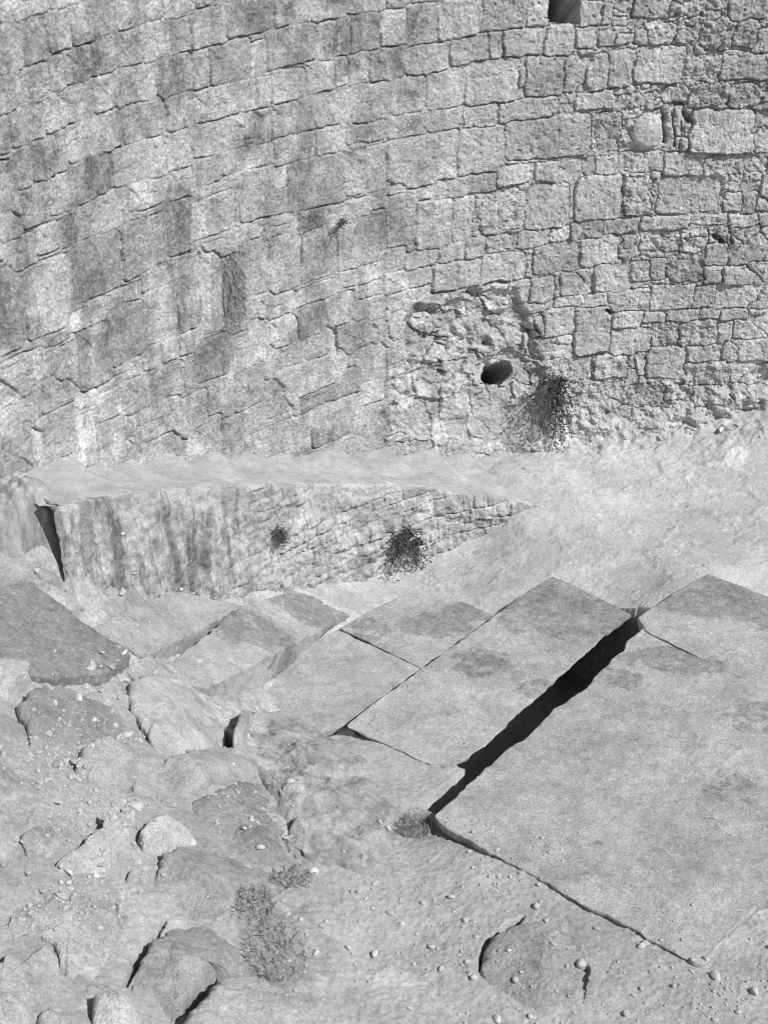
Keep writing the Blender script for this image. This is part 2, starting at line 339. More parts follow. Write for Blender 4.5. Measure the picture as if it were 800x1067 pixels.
# where the facing has fallen away
rub = [onwall(*q) for q in [(432, 322), (420, 342), (424, 370), (402, 388), (410, 420), (392, 440), (402, 478), (440, 500), (500, 500), (545, 470), (556, 440), (566, 410), (566, 385), (556, 350), (546, 322), (524, 298), (496, 304), (470, 314), (448, 318)]]
pd = poly_sd(WS + .07 * fbm(SS * 3.5, ZZ * 3.5, 61, 5, .6), WZ + .07 * fbm(SS * 3.5, ZZ * 3.5, 62, 5, .6), rub)
rm = sm(.05, -.05, pd)
lefty = sm(onwall(395, 400)[0], onwall(480, 360)[0], SS)
g1, g2, gid = voronoi((SS + .12 * fbm(SS * 3, ZZ * 3, 63, 4)) * 3.4 + ZZ * 1.2, (ZZ + .12 * fbm(SS * 3, ZZ * 3, 64, 4)) * 4.6, 17)
lump = .06 * sm(0, .12, g2 - g1) * (gid + .1) * sm(-.2, .3, noise(SS * 3, ZZ * 3, 69)) + .03 * (gid - .5)
rh = -.02 - .07 * lefty + .014 * np.abs(fbm(SS * 8, ZZ * 8, 70, 4, .7)) - .05 * np.exp(-((g2 - g1) / .05) ** 2) * sm(-.1, .3, noise(SS * 2.3, ZZ * 2.3, 73)) + lump + .05 * fbm(SS * 2.6, ZZ * 2.6, 65, 6, .55) - .03 * np.abs(fbm(SS * 3.5 + ZZ * 2, ZZ * 5, 67, 4, .6)) + .007 * fbm(SS * 22, ZZ * 22, 66, 3)
lowr = sm(1.0, .2, ZZ)                                                      # mortar smeared over the lower half
rh = rh * (1 - .6 * lowr) - .01 * lowr
h = h * (1 - rm) + rh * rm
tint = tint * (1 - rm) + rm * (.84 + .30 * gid * sm(.02, .1, g2 - g1) + .1 * lowr * sm(-.2, .4, fbm(SS * 3, ZZ * 3, 68, 3)))
# worn, mortar-smeared foot at the right
zfr = np.interp(SS, [13.0, 13.66, 14.6, 15.5, 16.4, 18], [-.3, -.14, -.09, .05, .25, .4])
bt = sm(.42, 0., ZZ - zfr + .16 * fbm(SS * 2.5, ZZ * 2.5, 341, 4, .6)) * sm(13.0, 13.8, SS)
h = h * (1 - .6 * bt) + bt * (.13 + .06 * fbm(SS * 4, ZZ * 4, 342, 5, .6)); tint = tint * (1 - bt) + bt * (1.06 + .1 * fbm(SS * 5, ZZ * 5, 343, 4))
# drain hole and window
hs_, hz_ = onwall(521, 391.5); ra = .185; rb = onwall(521, 381)[1] - hz_
hd = np.hypot((WS - hs_) / ra, (WZ - hz_ - .12 * (WS - hs_)) / (rb * .96)) + .10 * fbm(SS * 7, ZZ * 7, 71, 3)
hm = sm(1.08, .93, hd); h -= 1.4 * hm
s0, z0 = onwall(571, 22); s1, _ = onwall(602, 22); z1 = z0 + .75
wd_ = np.maximum(np.maximum(s0 - WS, WS - s1), np.maximum(z0 - .1 * (WS - s0) - WZ, WZ - z1))
wm = sm(.012, -.012, wd_); h -= 1.0 * wm
# weathering: water streaks and lichen, each with a place of its own (x, y top, y bottom, half width, strength)
st = np.zeros(SS.shape)
for (x, ya, yb, hw, k) in [(50, 40, 62, 7, .3), (92, 30, 82, 13, .42), (167, 58, 100, 4, .3), (122, 85, 152, 5, .25), (94, 84, 122, 5, .25), (48, 148, 188, 9, .3), (187, 55, 98, 9, .33), (245, 3, 32, 6, .3), (260, 3, 30, 6, .3), (303, -5, 22, 5, .5), (350, -8, 10, 13, .5), (350, 20, 58, 12, .5), (358, 56, 82, 7, .5),
                           (262, 118, 152, 16, .25), (255, 138, 154, 10, .45), (432, 5, 44, 10, .45), (428, 92, 112, 5, .3), (430, 120, 142, 14, .38), (75, 205, 258, 6, .35), (12, 290, 355, 13, .35), (22, 230, 288, 8, .3), (172, 195, 268, 9, .35), (187, 190, 262, 10, .32), (82, 265, 322, 6, .3), (123, 262, 302, 5, .25), (187, 290, 365, 6, .3), (135, 320, 385, 22, .2), (328, 216, 238, 10, .4), (338, 246, 272, 8, .4), (243, 258, 350, 12, .42), (395, 215, 255, 14, .22), (410, 220, 248, 8, .35), (450, 210, 258, 10, .18), (215, 350, 400, 25, .2), (317, 320, 350, 20, .15), (20, 180, 230, 10, .25), (5, 130, 200, 8, .2), (560, 130, 165, 30, .2), (420, 60, 80, 10, .15), (540, 80, 100, 20, .1), (150, 440, 475, 25, .15)]:
    sa, za = onwall(x, ya); sb, zb = onwall(x, yb); hw = hw * .0105 * 1.35
    c = np.interp(ZZ, [zb, za], [sb, sa])
    m = np.exp(-np.abs((SS - c + .02 * noise(ZZ * 6, SS * 2, 81)) / hw) ** 4) * sm(zb - .08, zb + .08, ZZ) * sm(za + .06, za - .06, ZZ)
    st = np.maximum(st, k * m)
brk = sm(-.22, .10, fbm(SS * 17, ZZ * 10, 83, 5, .75) + .16 * jit2)
tint *= 1 - 1.15 * st * (.35 + .65 * brk)
strk = sm(.12, .36, fbm(SS * 4.2, ZZ * .55, 91, 3)) * (1 - wr) * (.4 + .6 * sm(-.15, .2, fbm(SS * 14, ZZ * 6, 92, 5, .75) + .1 * jit2))
blot = sm(.16, .26, fbm(SS * 1.7, ZZ * 1.15, 351, 7, .72) + .06 * jit2) * (1 - .7 * wr)
tint *= 1 - .24 * blot * (.5 + .5 * sm(-.2, .2, fbm(SS * 12, ZZ * 9, 352, 4, .7)))
tint *= 1 - .22 * strk
lich = sm(.08, .34, fbm(SS * 3, ZZ * 3, 93, 6, .75) + .08 * jit2); tint *= 1 - .2 * lich * (1 - .5 * wr) * vj
tint *= 1 + .18 * sm(.1, .4, fbm(SS * 2.2, ZZ * 1.5, 94, 4, .6))
tint *= 1.05 + .05 * wr
tint *= 1 + .035 * jit + .055 * jit2 + .10 * grain
for (x, ya, yb, hw, k) in [(90, 408, 482, 8, .22), (124, 425, 482, 7, .22), (98, 400, 425, 14, .12), (355, 445, 470, 9, .2), (270, 560, 600, 8, .2), (12, 0, 20, 12, .12), (470, 420, 470, 30, .06), (335, 262, 275, 8, .25), (225, 300, 325, 8, .15)]:
    sa, za = onwall(x, ya); sb, zb = onwall(x, yb)
    c = np.interp(ZZ, [zb, za], [sb, sa])
    tint *= 1 + k * np.exp(-np.abs((SS - c) / (hw * .014)) ** 4) * sm(zb - .08, zb + .08, ZZ) * sm(za + .06, za - .06, ZZ)
Wx = np.interp(SS, css, cxs); Wy = np.interp(SS, css, cys); Wt = np.interp(SS, css, cth)
VW = np.stack([Wx + np.sin(Wt) * h, Wy - np.cos(Wt) * h, ZZ - .9 * hm - .8 * wm], -1).reshape(-1, 3)
FW = grid_faces(len(sv), len(zv))[:, ::-1]
FW = FW[:, ::-1]
def fmask(m): return m.ravel()[FW].max(1)
wall_o = empty('stone_wall', (0, 16, 0))
tag(wall_o, 'tall curved stone masonry wall of pale ashlar, stained at left and broken open at right', 'wall')
VW0 = VW - np.array([0, 16, 0])
A_ = {'tint': tint}
isw = fmask(wm) > .02; ish = (fmask(hm) > .02) & ~isw; isr = (fmask(rm) > .5) & ~isw & ~ish
def part(name, sel, lab=None):
    o = link(name, submesh(name, VW0, FW[sel], M_WALL, A_), wall_o)
    if name in ('drain_hole', 'window_recess'): o.data.polygons.foreach_set('use_smooth', np.zeros(len(o.data.polygons), bool))
    if lab: o['label'] = lab
part('masonry_face', ~(isw | ish | isr))
part('rubble_core', isr, 'rough broken patch where the facing stones have fallen away')
part('drain_hole', ish, 'dark oval hole in the broken patch')
part('window_recess', isw, 'dark square opening near the top')
# thickness and top of the wall
sb = np.linspace(2.6, 20.2, 160); fx, fy = curve(sb, .0); bx, by = curve(sb, -1.5)
z_t = 7.2
rows = [np.stack([fx, fy - 16, np.full(160, z_t)], -1), np.stack([bx, by - 16, np.full(160, z_t + .02)], -1), np.stack([bx, by - 16, np.full(160, -.8)], -1)]
link('wall_core', mesh('wall_core', np.concatenate(rows), grid_faces(3, 160), M_CORE), wall_o)

# ------------------------------------------------------------------ ground: smooth surface through measured spots
CTRL = [(400, 600, -.66), (440, 582, -.66), (500, 556, -.5), (545, 542, -.34), (540, 515, -.22), (512, 496, -.18), (340, 612, -.45), (275, 620, -.16), (230, 612, .08), (170, 610, .45), (100, 598, .98), (65, 580, 1.3), (34, 568, 1.44), (46, 550, 1.58), (50, 531, 1.74), (24, 524, 1.79), (0, 565, 1.5), (0, 540, 1.69), (0, 518, 1.81), (0, 505, 1.83), (-60, 540, 1.74), (-60, 520, 1.84),
        (560, 470, -.2), (640, 452, -.12), (720, 436, .02), (800, 418, .25), (880, 410, .4), (480, 490, -.35), (640, 520, -.3), (750, 520, -.2), (860, 560, -.15), (800, 600, -.2), (700, 590, -.22), (600, 590, -.40), (650, 622, -.38), (545, 610, -.5), (720, 600, -.14), (700, 625, -.18), (770, 600, -.14),
        (650, 720, -.45), (550, 700, -.6), (450, 640, -.68), (350, 690, -.64), (270, 690, -.4), (180, 665, .25), (110, 650, .8), (60, 640, 1.05), (0, 620, 1.32), (-60, 640, 1.4), (0, 720, 1.3), (60, 730, 1.04), (110, 705, .86), (150, 740, .6), (240, 760, .05), (340, 775, -.45), (450, 805, -.38), (420, 790, -.37), (380, 776, -.38), (400, 850, -.25), (300, 850, .05), (200, 860, .4), (100, 850, .78), (0, 850, 1.15),
        (0, 1000, 1.0), (100, 1000, .68), (220, 1000, .32), (330, 960, .04), (430, 900, -.17), (500, 900, -.14), (560, 935, -.14), (650, 985, -.14), (735, 1025, -.14), (430, 1000, -.1), (550, 1030, -.1), (800, 1000, -.2), (900, 980, -.2), (780, 650, -.3), (860, 690, -.3), (760, 930, -.32), (780, 850, -.3), (400, 1067, 0), (600, 1090, -.1), (800, 1090, -.12), (200, 1090, .4), (0, 1090, 1.), (900, 750, -.2), (700, 850, -.3)]
cp = np.array([P(*q) for q in CTRL])
far = np.array([[x, y, z] for x, y, z in [(-8, 6, 1.5), (-7, 10, 1.9), (-6, 13, 2.), (8, 6, 0), (9, 12, 0), (8, 16, .3), (0, 2, .2), (-6, 1, 1.), (6, 1, .2)]])
cp = np.concatenate([cp, far])
def U(r2): return .5 * r2 * np.log(r2 + 1e-9)
n = len(cp); K = U(((cp[:, None, :2] - cp[None, :, :2]) ** 2).sum(-1)) + np.eye(n) * .003
Pm = np.concatenate([np.ones((n, 1)), cp[:, :2]], 1)
sol = np.linalg.solve(np.block([[K, Pm], [Pm.T, np.zeros((3, 3))]]), np.concatenate([cp[:, 2], np.zeros(3)]))
def gz(x, y):
    x = np.asarray(x, float); y = np.asarray(y, float)
    o = sol[n] + sol[n + 1] * x + sol[n + 2] * y
    for i in range(n): o = o + sol[i] * U((x - cp[i, 0]) ** 2 + (y - cp[i, 1]) ** 2)
    r = sm(5.5, 9, np.abs(x)) ; r = np.maximum(r, sm(3, 0, y)); r = np.maximum(r, sm(18, 22, y))
    return np.clip(o, -1.2, 2.4) * (1 - r) + .2 * r
def G(px, py, dz=0.):
    z = 0.
    for _ in range(40):
        p = P(px, py, z); z = .5 * z + .5 * (float(gz(p[0], p[1])) + dz)
    return P(px, py, z)
gx = axis([(-45, -9, 14), (-9, -5.2, 25), (-5.2, 5.6, 900), (5.6, 9, 24), (9, 45, 14)])
gy = axis([(-30, 0, 14), (0, 6.6, 60), (6.6, 17.2, 900), (17.2, 30, 20), (30, 50, 8)])
XX, YY = np.meshgrid(gx, gy, indexing='ij')
BZ = gz(XX, YY)
nearw = sm(9, 13, YY)
GH = BZ + .014 * fbm(XX * 1.3, YY * 1.3, 101, 3) + (.007 - .004 * nearw) * fbm(XX * 5, YY * 5, 103, 6, .55)
GT = np.ones(XX.shape)
# stony bank at the left: layered rubble
bank = .5 * sm(-1.4, -2.4, XX) * sm(8.2, 9.5, YY) * sm(11.3, 10.8, YY)
v1, v2, vi = voronoi((XX + .08 * fbm(XX * 3, YY * 3, 105, 3)) * 4.5, (YY + .08 * fbm(XX * 3, YY * 3, 106, 3)) * 5.5, 23)
GH += bank * (.05 * (vi - .4) * sm(0, .25, v2 - v1) + .03 * fbm(XX * 6, YY * 6, 107, 4, .6))
stony = sm(-.1, -.8, XX + .35 * noise(XX * 1.2, YY * 1.2, 310)) * sm(11.6, 10.9, YY) * sm(6.4, 7.2, YY)
v1, v2, vi, ox_, oy_ = voronoi((XX + .16 * fbm(XX * 2, YY * 2, 311, 5)) * 1.7, (YY + .16 * fbm(XX * 2, YY * 2, 312, 5)) * 2.2, 27, True)
crk = sm(.0, .10, v2 - v1)
GH += stony * ((vi - .5) * .02 * crk + .05 * ((vi * 7 % 1) - .5) * ox_ + .05 * ((vi * 13 % 1) - .5) * oy_ - .012 * (1 - crk) * sm(-.1, .4, noise(XX * 2.4, YY * 2.4, 313)) + .010 * fbm(XX * 4, YY * 4, 314, 6, .65) + .006 * sm(.1, .5, fbm(XX * 26, YY * 26, 316, 2)))
GT *= 1 + stony * .22 * sm(.25, .5, fbm(XX * 30, YY * 30, 316, 2)) * sm(-.1, .3, fbm(XX * 2, YY * 2, 317, 3))
GT *= 1 - .22 * stony * sm(10., 9.6, YY) + stony * (.16 * ((vi * 5 % 1) - .5) * crk)
# broken stones at the foot of the wall at right
ft = sm(.55, .1, np.abs(YY - 16.3)) * sm(1.3, 2.3, XX)
v1, v2, vi = voronoi(XX * 6 + fbm(XX * 4, YY * 4, 108, 2) * .5, YY * 6, 29)
GH += ft * (.045 * (vi - .3) * sm(0, .25, v2 - v1) + .025 * fbm(XX * 3.5, YY * 3.5, 109, 5, .55))
# low crusts, scuffs and worn outlines in the packed earth
pl = sm(12.6, 13.3, YY + .3 * noise(XX, YY, 5))
cr = fbm(XX * 2.2, YY * 2.2, 111, 5, .6)
GH -= pl * .6 * (.003 * fbm(XX * 5, YY * 5, 103, 6, .55) + .014 * fbm(XX * 1.3, YY * 1.3, 101, 3))
GH += pl * (.006 * sm(.0, .06, cr) + .006 * sm(.25, .29, cr) - .008 * np.exp(-(cr / .02) ** 2) * sm(.1, .4, noise(XX * .9, YY * .9, 6)))
GT *= 1 + .06 * pl
GT *= 1 + .07 * pl * sm(.25, .3, cr) - .06 * (1 - pl)
fg = sm(10.8, 9.6, YY) * sm(-1.2, -.4, XX)
GH += fg * (.007 * sm(.3, .7, fbm(XX * 12, YY * 12, 113, 3)) + .004 * fbm(XX * 24, YY * 24, 114, 3))
GT *= 1 - .07 * fg
gj = R.normal(size=XX.shape); gj2 = R.normal(size=XX.shape); gj2 = (gj2 + np.roll(gj2, 1, 0) + np.roll(gj2, 1, 1) + np.roll(gj2, (1, 1), (0, 1))) / 2
GH += .0006 * gj + (.0015 - .0006 * pl) * gj2 + (.003 - .0018 * pl) * fbm(XX * 20, YY * 20, 318, 3, .7)
GT *= 1 + .03 * gj + .045 * gj2 + .05 * fbm(XX * 12, YY * 12, 319, 4, .75) + .06 * fbm(XX * 2, YY * 2, 320, 5, .65)
dk = sm(-.4, -1.2, XX) * sm(9.6, 10.2, YY)                                  # dark debris and lichen below the low wall
GT *= 1 - dk * .22 * sm(-.05, .25, fbm(XX * 4 + YY, YY * 3 - XX, 321, 6, .7))
GH += dk * (.03 * fbm(XX * 5 + YY * 2, YY * 5, 322, 5, .65) - .035 * np.abs(fbm(XX * 6 + YY * 3, YY * 5, 323, 4)))
def spot(px, py, rx, ry, k, seed=1, rise=0.):
    c = G(px, py); d = np.hypot((XX - c[0]) / rx, (YY - c[1]) / ry) + .45 * fbm(XX * 5, YY * 5, 120 + seed, 4, .6)
    m = sm(1., .8, d); global GT, GH
    GT = GT * (1 + k * m); GH = GH + rise * m
for q in [(768, 478, .14, .20, .3, 1, .01), (745, 483, .16, .05, .3, 2, .01), (708, 488, .25, .3, .08, 3, .012), (780, 492, .1, .09, .3, 4, .01), (632, 510, .16, .2, -.1, 5, -.008), (560, 480, .3, .3, .08, 6, .01), (412, 1017, .18, .1, .25, 7, .01), (790, 960, .35, .4, .12, 8, 0), (680, 440, .7, .25, .1, 9, .02), (640, 478, .5, .2, .06, 10, 0), (600, 655, .2, .2, .0, 11, 0), (350, 620, .5, .2, -.1, 12, 0), (140, 625, .6, .3, -.14, 13, 0), (430, 870, .35, .2, -.15, 14, 0), (300, 985, .35, .5, -.2, 15, 0), (455, 960, .5, .5, -.05, 16, 0)]: spot(*q)
# open joints between the slabs go down into the ground
def trench(a, b, zs, w_near, w_far, dp, ta=0., tb=1.):
    """w_far: reach under the slab on the upper-left side (only between ta and tb), w_near: on the lower-right side"""
    global GH
    A = P(*a, zs)[:2]; B = P(*b, zs)[:2]; ev = B - A; L = np.hypot(*ev); ev = ev / L; nv = np.array([-ev[1], ev[0]])
    t = (XX - A[0]) * ev[0] + (YY - A[1]) * ev[1]; q = (XX - A[0]) * nv[0] + (YY - A[1]) * nv[1] + .02 * noise(t * 5, t * 0, 9)
    wf = np.where((t > ta * L) & (t < tb * L), w_far, .0)
    GH = np.where((t > 0) & (t < L) & (q > -w_near) & (q < wf), GH + (np.minimum(GH, zs - dp) - GH) * sm(0, .10, L - t), GH)
trench((432, 847), (664, 640), -.38, .42, .75, .8, .20, .995)
trench((354, 750), (505, 648), -.5, .06, .12, .5, .0, 1.)
trench((331, 763), (352, 750), -.42, .05, .05, .6)
def pit(poly, dz, dp):
    global GH
    q = [G(x, y, dz)[:2] for x, y in poly]
    GH = GH - dp * sm(.012, -.012, poly_sd(XX, YY, q) + .01 * noise(XX * 9, YY * 9, 15))
pit([(226, 772), (229, 758), (234, 750), (243, 760), (242, 772)], .05, .5)
pit([(499, 1012), (500, 995), (508, 978), (528, 962), (545, 955), (540, 962), (515, 980), (508, 1000), (516, 1022), (512, 1026)], .0, .3)
pit([(57, 902), (100, 874), (127, 842), (122, 850), (98, 880)], .0, .12)
pit([(126, 824), (134, 806), (145, 798), (140, 812), (134, 824)], .0, .16)
pit([(186, 1060), (205, 1034), (228, 1012), (222, 1026), (200, 1056)], .0, .25)
pit([(130, 1026), (140, 1000), (150, 985), (172, 960), (160, 985), (145, 1010), (136, 1030)], .0, .2)
# keep the earth below the paving
PZ = []
go = link('ground', mesh('ground', np.stack([XX, YY, GH], -1).reshape(-1, 3), grid_faces(len(gx), len(gy)), M_DIRT, {'tint': GT}))
tag(go, kind='structure')

# ------------------------------------------------------------------ the narrow flight along the wall
fl = empty('stone_staircase', (0, 15, 0))
tag(fl, 'narrow worn stone staircase climbing left along the foot of the curved wall', 'staircase')
pxs = [72, 104, 138, 182, 226, 262, 295, 352, 405, 455, 490, 524]
bnd = [6.62] + [onwall(x, 478)[0] for x in pxs] + [13.55]
def ztread(s, a, b, v=1.):
    return zfoot(a) + (zfoot(b) - zfoot(a)) * ((.3 + .5 * v) * (s - a) / (b - a)) - .05
def ztop(s):
    i = np.clip(np.searchsorted(bnd, s) - 1, 0, len(bnd) - 2); B = np.array(bnd)
    return ztread(s, B[i], B[i + 1])
for i in range(len(bnd) - 1):
    a, b = bnd[i], bnd[i + 1]; nn, mm = 46, 60
    u = np.linspace(0, 1, nn); v = np.linspace(-.06, 1, mm)
    Us, Vs = np.meshgrid(u, v, indexing='ij')
    s = a + (b - a) * Us; nose = .035 * fbm(Vs * 3 + i * 5, Vs * 0 + i, 131, 3)
    s = s + nose * Us ** 6 + (.03 * fbm(Vs * 3 + i * 5 - 5, Vs * 0 + i - 1, 131, 3)) * 0
    wdt = (flight_w(s) + .0) * Vs
    x, y = curve(s, wdt)
    za, zb = zfoot(a), zfoot(b); lip = min(.075, .5 * (za - zb + .02))
    z = ztread(s, a, b, np.clip(Vs, 0, 1)) + .012 * fbm(x * 4, y * 4, 135, 5) - .02 * np.exp(-((Vs - .5) / .3) ** 2) * Us - .015 * sm(.94, 1., Us)
    V = np.stack([x, y - 15, z], -1)
    # riser at the right end, down into the masonry
    ex, ey = curve(np.full(mm, b + .012) + nose[-1], flight_w(b) * v)
    V2 = np.concatenate([V.reshape(-1, 3), np.stack([ex, ey - 15, np.full(mm, zfoot(b) - .3)], -1)])
    k = np.arange(mm - 1); r0 = (nn - 1) * mm; nv = nn * mm
    Fr = np.stack([r0 + k, nv + k, nv + k + 1, r0 + k + 1], -1)
    tn = .99 + .10 * fbm(V2[:, 0] * 3, V2[:, 1] * 3, 137, 5)
    link('step', mesh('step', V2, np.concatenate([grid_faces(nn, mm), Fr]), M_STEP, {'tint': tn}), fl)
# its low side wall
s2 = np.linspace(6.60, 13.5, 770); k2 = np.linspace(0, 1, 130)
A2, K2 = np.meshgrid(s2, k2, indexing='ij')
zt2 = ztop(A2 - .01) + .004; zb2 = np.full(A2.shape, -1.15); Z2 = zb2 + (zt2 - zb2) * K2
WA = A2 + .02 * fbm(A2 * 4, Z2 * 4, 141, 3); WZ2 = Z2 + .015 * fbm(A2 * 3, Z2 * 4, 142, 3)
D1 = np.full(A2.shape, 9.); D2 = D1.copy(); tn = np.ones(A2.shape); of2 = np.zeros(A2.shape)
rnd = random.Random(9)
for (a, b, c, d_, _) in courses(6.2, 13.6, -1.2, 2.0, .1, .2, .14, .42, rnd):
    i0, i1 = np.searchsorted(s2, [a - .1, b + .1]); 
    if i1 <= i0: continue
    q = slice(i0, i1); ha, hb = (b - a) / 2, (d_ - c) / 2
    dd = np.maximum(np.abs(WA[q] - (a + b) / 2) - ha, np.abs(WZ2[q] - (c + d_) / 2) - hb)
    t = rnd.gauss(1, .07); o = rnd.gauss(0, .012); m = dd < D1[q]
    D2[q] = np.where(m, D1[q], np.minimum(D2[q], dd)); tn[q] = np.where(m, t, tn[q]); of2[q] = np.where(m, o, of2[q]); D1[q] = np.where(m, dd, D1[q])
e2 = np.minimum(.008 - D1, (D2 - D1) / 2)
lf = sm(9.3, 8.3, A2 + .3 * noise(A2 * 2, Z2 * 2, 143))                      # rendered and gouged at the left end
jo = sm(-.3, .4, fbm(A2 * 2, Z2 * 3, 146, 3))
gou = fbm(A2 * 9, Z2 * 1.3, 144, 4, .6)
h2 = (1 - lf) * ((.014 + .034 * jo) * sm(0, .012, e2) + of2 * jo) + lf * (.03 * gou + .02) + .022 * fbm(A2 * 5, Z2 * 5, 145, 5, .6) + .008 * fbm(A2 * 16, Z2 * 14, 149, 3)
tn = tn * (1 - lf) + lf
tn *= 1 - .18 * sm(.1, .5, fbm(A2 * 3, Z2 * 1.2, 147, 4, .6)) - 0.36 * lf * sm(.0, .4, fbm(A2 * 6, Z2 * 1.0, 148, 4, .6))
sj = R.normal(size=A2.shape); h2 = h2 + .0016 * sj + .004 * fbm(A2 * 26, Z2 * 26, 152, 3, .75) - .02 * np.abs(fbm(A2 * 5, Z2 * 4, 154, 4, .65)); tn *= 1 + .03 * sj + .12 * fbm(A2 * 8, Z2 * 6, 155, 5, .75)
tn *= 1 + .12 * sm(0, .5, fbm(A2 * 2.5, Z2 * 2.5, 150, 3))
xx, yy = curve(A2, flight_w(A2) + h2 * (1 - .6 * K2 ** 12) + .015)
V = np.stack([xx, yy - 15, Z2], -1)
cx_, cy_ = curve(s2, flight_w(s2) - .16); V = np.concatenate([V, np.stack([cx_, cy_ - 15, Z2[:, -1] - .012], -1)[:, None]], 1); tn = np.concatenate([tn, tn[:, -1:]], 1)
# its left end turns back to the wall
ks = np.linspace(0, 1, 40); eo = []
for k in ks[::-1]:
    ex, ey = curve(6.70 + .03 * fbm(np.full(130, k * 4), Z2[0] * 5, 153, 3), (flight_w(6.70) + .015 + h2[0]) * k)
    eo.append(np.concatenate([np.stack([ex, ey - 15, Z2[0]], -1), [[ex[-1], ey[-1] - 15, Z2[0][-1] - .01]]]))
V = np.concatenate([np.array(eo)[::-1][:-1], V]); tn = np.concatenate([np.repeat(tn[:1], 39, 0), tn])
link('side_wall', mesh('side_wall', V.reshape(-1, 3), grid_faces(len(V), 131), M_SIDE, {'tint': tn}), fl)

# ------------------------------------------------------------------ rocks and slabs
def resample(pts, N):
    p = np.asarray(pts, float); q = np.concatenate([p, p[:1]]); L = np.concatenate([[0], np.cumsum(np.hypot(*np.diff(q[:, :2], axis=0).T))])
    t = np.linspace(0, L[-1], N, endpoint=False)
    return np.stack([np.interp(t, L, q[:, k]) for k in range(p.shape[1])], -1)
def smooth_loop(b, it):
    for _ in range(it): b = .25 * np.roll(b, 1, 0) + .5 * b + .25 * np.roll(b, -1, 0)
    return b
def slab(label, poly, z=None, thick=.55, tint=1., seed=1, rag=.012, dz=.0, und=.006, cut=.15, stains=()):
    pts = np.array([P(x, y, z) if z is not None else G(x, y, dz) for x, y in poly])
    A = np.c_[pts[:, :2], np.ones(len(pts))]; co = np.linalg.lstsq(A, pts[:, 2], rcond=None)[0]
    if np.sum(pts[:, 0] * np.roll(pts[:, 1], -1) - pts[:, 1] * np.roll(pts[:, 0], -1)) < 0: pts = pts[::-1]
    N = 420; b = resample(pts[:, :2], N); cen = b.mean(0)
    b = smooth_loop(b, 3); ang = np.arange(N) / N
    nr = np.roll(b, -1, 0) - np.roll(b, 1, 0); nr = np.stack([nr[:, 1], -nr[:, 0]], -1); nr /= np.linalg.norm(nr, axis=1)[:, None] + 1e-9
    b = b + nr * (rag * fbm(b[:, 0] * 7 + seed, b[:, 1] * 7, 160 + seed, 4, .6))[:, None]
    ts = np.concatenate([[0.004], np.linspace(.02, .95, 60), np.linspace(.958, .995, 12), [1.0]])
    rings = []
    for t in ts:
        xy = cen + (b - cen) * t
        zz = xy @ co[:2] + co[2] + und * fbm(xy[:, 0] * 2.2, xy[:, 1] * 2.2, 170 + seed, 4) + .003 * fbm(xy[:, 0] * 14, xy[:, 1] * 14, 175 + seed, 3)
        de = np.linalg.norm(b - cen, axis=1) * (1 - t)
        zz = zz - .009 * np.exp(-de / .007) * (.6 + .8 * noise(b[:, 0] * 5, b[:, 1] * 5, seed))
        rings.append(np.c_[xy, zz])
    for k, dpt in enumerate(np.linspace(.03, thick, 9)):
        xy = b + nr * (.014 * fbm(b[:, 0] * 6 + dpt * 9, b[:, 1] * 6 + dpt * 7, 180 + seed, 3))[:, None] - nr * (.002 + cut * max(dpt - .02, 0))
        rings.append(np.c_[xy, b @ co[:2] + co[2] - dpt])
    V = np.concatenate(rings); org = np.array([cen[0], cen[1], cen @ co[:2] + co[2] - thick])
    tn = np.zeros(len(V)) + .22
    for (sx, sy, rx, ry, kk) in stains:
        c = P(sx, sy, z) if z is not None else G(sx, sy, dz)
        dd = np.hypot((V[:, 0] - c[0]) / rx, (V[:, 1] - c[1]) / ry)
        tn = np.maximum(tn, (.3 - 2.6 * kk) * sm(1.35, .55, dd))
    o = link('paving_slab', mesh('paving_slab', V - org, grid_faces(len(rings), N, True), M_SLAB, {'stain': tn})); o.location = org
    o.color = (tint, tint, tint, 1); tag(o, label, 'slab', 'stone slabs of the broad steps'); return o
slab('largest pale paving slab at right, on the near side of the wide black gap', [(450, 852), (475, 830), (500, 805), (530, 780), (547, 769), (577, 739), (606, 719), (648, 678), (655, 665), (677, 649), (800, 707), (930, 770), (960, 900), (800, 935), (772, 957), (750, 985), (738, 1003), (726, 1005), (700, 991), (650, 962), (600, 938), (560, 914), (500, 884)], z=-.12, tint=1.0, seed=1, rag=.016, und=.016, cut=.3, stains=[(715, 686, .7, .28, -.2), (640, 705, .3, .2, -.1), (780, 745, .4, .3, -.1), (760, 820, .25, .3, -.07), (650, 800, .5, .3, .06)])
slab('grey mottled slab at the right edge, beyond the largest slab', [(664, 643), (700, 618), (738, 597), (800, 622), (900, 668), (930, 784), (797, 719), (672, 657)], z=-.112, tint=1.0, seed=2, rag=.008, stains=[(750, 622, .85, .38, -.3), (820, 640, .6, .4, -.2)])
slab('long mottled slab between the wide black gap and the thin dark crack', [(360, 756), (430, 703), (512, 644), (545, 619), (575, 600), (612, 617), (659, 640), (625, 666), (577, 710), (560, 727), (539, 742), (525, 758), (500, 780), (462, 804), (410, 779)], z=-.38, tint=1.0, seed=3, rag=.014, cut=1.05, stains=[(600, 632, .75, .6, -.26), (500, 690, .4, .3, -.1), (540, 650, .3, .2, -.12), (560, 720, .25, .2, -.12)])
slab('pale four-sided slab left of the thin dark crack, above the jagged outcrop', [(222, 724), (290, 688), (352, 656), (438, 696), (356, 757), (300, 772)], z=-.50, tint=.98, seed=4, rag=.006)
